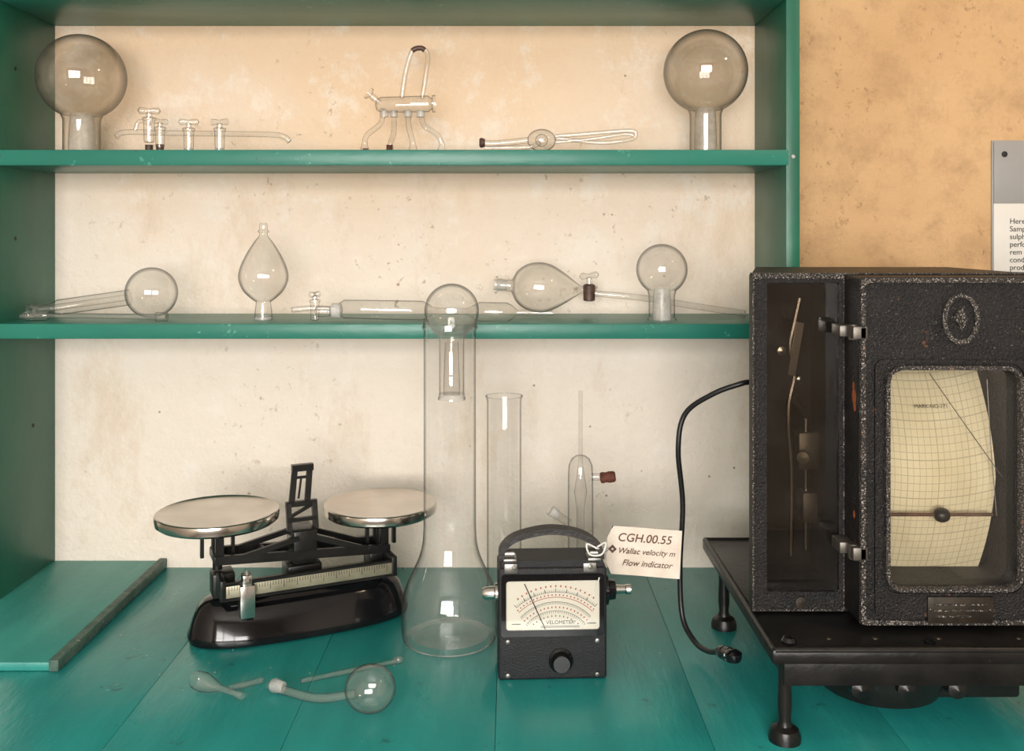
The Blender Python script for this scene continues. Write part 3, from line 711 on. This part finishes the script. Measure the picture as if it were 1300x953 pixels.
for x in (.415, .47, .53): lathe(b, [(.010, 0), (.012, .004), (.009, .012), (.011, .020), (.0001, .024)], (x, 1.174, .905), (0, -1, 0), 20, True)
b = T.bm('plate_knobs', BLACK)
lathe(b, [(.008, 0), (.009, .004), (.0065, .008), (.0001, .010)], (.324, 1.136, .9675), (0, 0, 1), 20)
lathe(b, [(.006, 0), (.007, .003), (.0001, .007)], (.490, 1.138, .9675), (0, 0, 1), 20)
b = T.bm('plate_screws', BRASSD)
for x in (.375, .43, .505, .60): lathe(b, [(.004, 0), (.0035, .0015), (.0001, .002)], (x, 1.150, .968), (0, 0, 1), 14)
T.build()
# cable
T = Thing('power_cable', (.26, 1.39, .87), world=True)
b = T.bm('flex', CABLE)
sweep(b, [(.335, 1.372, 1.238), (.322, 1.368, 1.236), (.2856, 1.38, 1.2197), (.2500, 1.40, 1.188), (.2397, 1.40, 1.137), (.2480, 1.41, 1.0546), (.2440, 1.41, .963), (.2460, 1.40, .8950), (.2580, 1.37, .8720), (.2680, 1.33, .8760), (.276, 1.285, .894)], .0038, 12)
b = T.bm('plug', BLACK)
lathe(b, [(.004, -.004), (.006, 0), (.0085, .004), (.0085, .014), (.0065, .016), (.0065, .020), (.0095, .022), (.0095, .034), (.006, .036)], (.276, 1.287, .894), (.15, -.75, .20), 20, True, True)
lathe(b, [(.009, 0), (.011, .004), (.011, .010), (.005, .014)], (.284, 1.245, .900), (0, 0, 1), 16, True, True)
T.build()

# ---------------------------------------------------------------- wall sign
T = Thing('information_sign', (.859, 1.735, 1.50), world=True)
x0 = .8615; x1 = 1.16
b = T.bm('panel_lower', SIGNW); box(b, x0, x1, 1.735, 1.74, 1.380, 1.502, .0005)
b = T.bm('panel_upper', SIGNG); box(b, x0, x1, 1.7345, 1.74, 1.502, 1.612, .0005)
b = T.bm('border', SIGNG); box(b, x0 - .003, x1 + .003, 1.737, 1.74, 1.377, 1.615, .0005)
b = T.bm('fixing', INK); lathe(b, [(.0055, 0), (.005, .001), (.0001, .0015)], (x0 + .019, 1.7345, 1.590), (0, -1, 0), 18)
for i, t in enumerate(['Here', 'Samp', 'sulph', 'perfo', 'rem', 'cond', 'prod']):
    T.text('sign_text_%d' % (i + 1), t, (x0 + .028, 1.7345, 1.466 - i * .0138), .0135, INK, align='LEFT')
T.build()

# ---------------------------------------------------------------- unseen ceiling lamp, added to warm the right wall
T = Thing('added_pendant_lamp', (1.25, .75, 2.75), world=True)
cyl(T.bm('flex', CABLE), (1.25, .75, 2.75), (1.25, .75, 2.42), .003, seg=8)
lathe(T.bm('shade', FRAMEW), [(.02, .14), (.04, .12), (.15, 0)], (1.25, .75, 2.28), (0, 0, 1), 40)
T.build()
def light(name, typ, loc, energy, col, rot=(0, 0, 0), **kw):
    l = bpy.data.lights.new(name, typ); l.energy = energy; l.color = col
    for k, v in kw.items(): setattr(l, k, v)
    o = bpy.data.objects.new(name, l); COL.objects.link(o); o.location = loc; o.rotation_euler = rot; return o
light('daylight', 'AREA', ((wx0 + wx1) / 2, YB - .14, (wz0 + wz1) / 2), 192, (1, .96, .91), (radians(90), 0, 0), shape='RECTANGLE', size=wx1 - wx0, size_y=wz1 - wz0)
light('added_lamp_bulb', 'POINT', (1.25, .75, 2.27), 7, (1, .74, .48), shadow_soft_size=.05)  # added warm light under the unseen shade, tints the right wall orange
w = bpy.data.worlds.new('sky'); S.world = w; w.use_nodes = True
w.node_tree.nodes['Background'].inputs[0].default_value = (.75, .85, 1, 1); w.node_tree.nodes['Background'].inputs[1].default_value = .6

# ---------------------------------------------------------------- camera
cam = bpy.data.cameras.new('camera'); co = bpy.data.objects.new('camera', cam); COL.objects.link(co)
co.location = (0, 0, 1.446); co.rotation_euler = (radians(90), 0, 0)
cam.sensor_width = 36; cam.lens = 36 * 1232 / 1300; cam.shift_y = -(476.5 - 298) / 1300
cam.clip_start = .05
S.camera = co
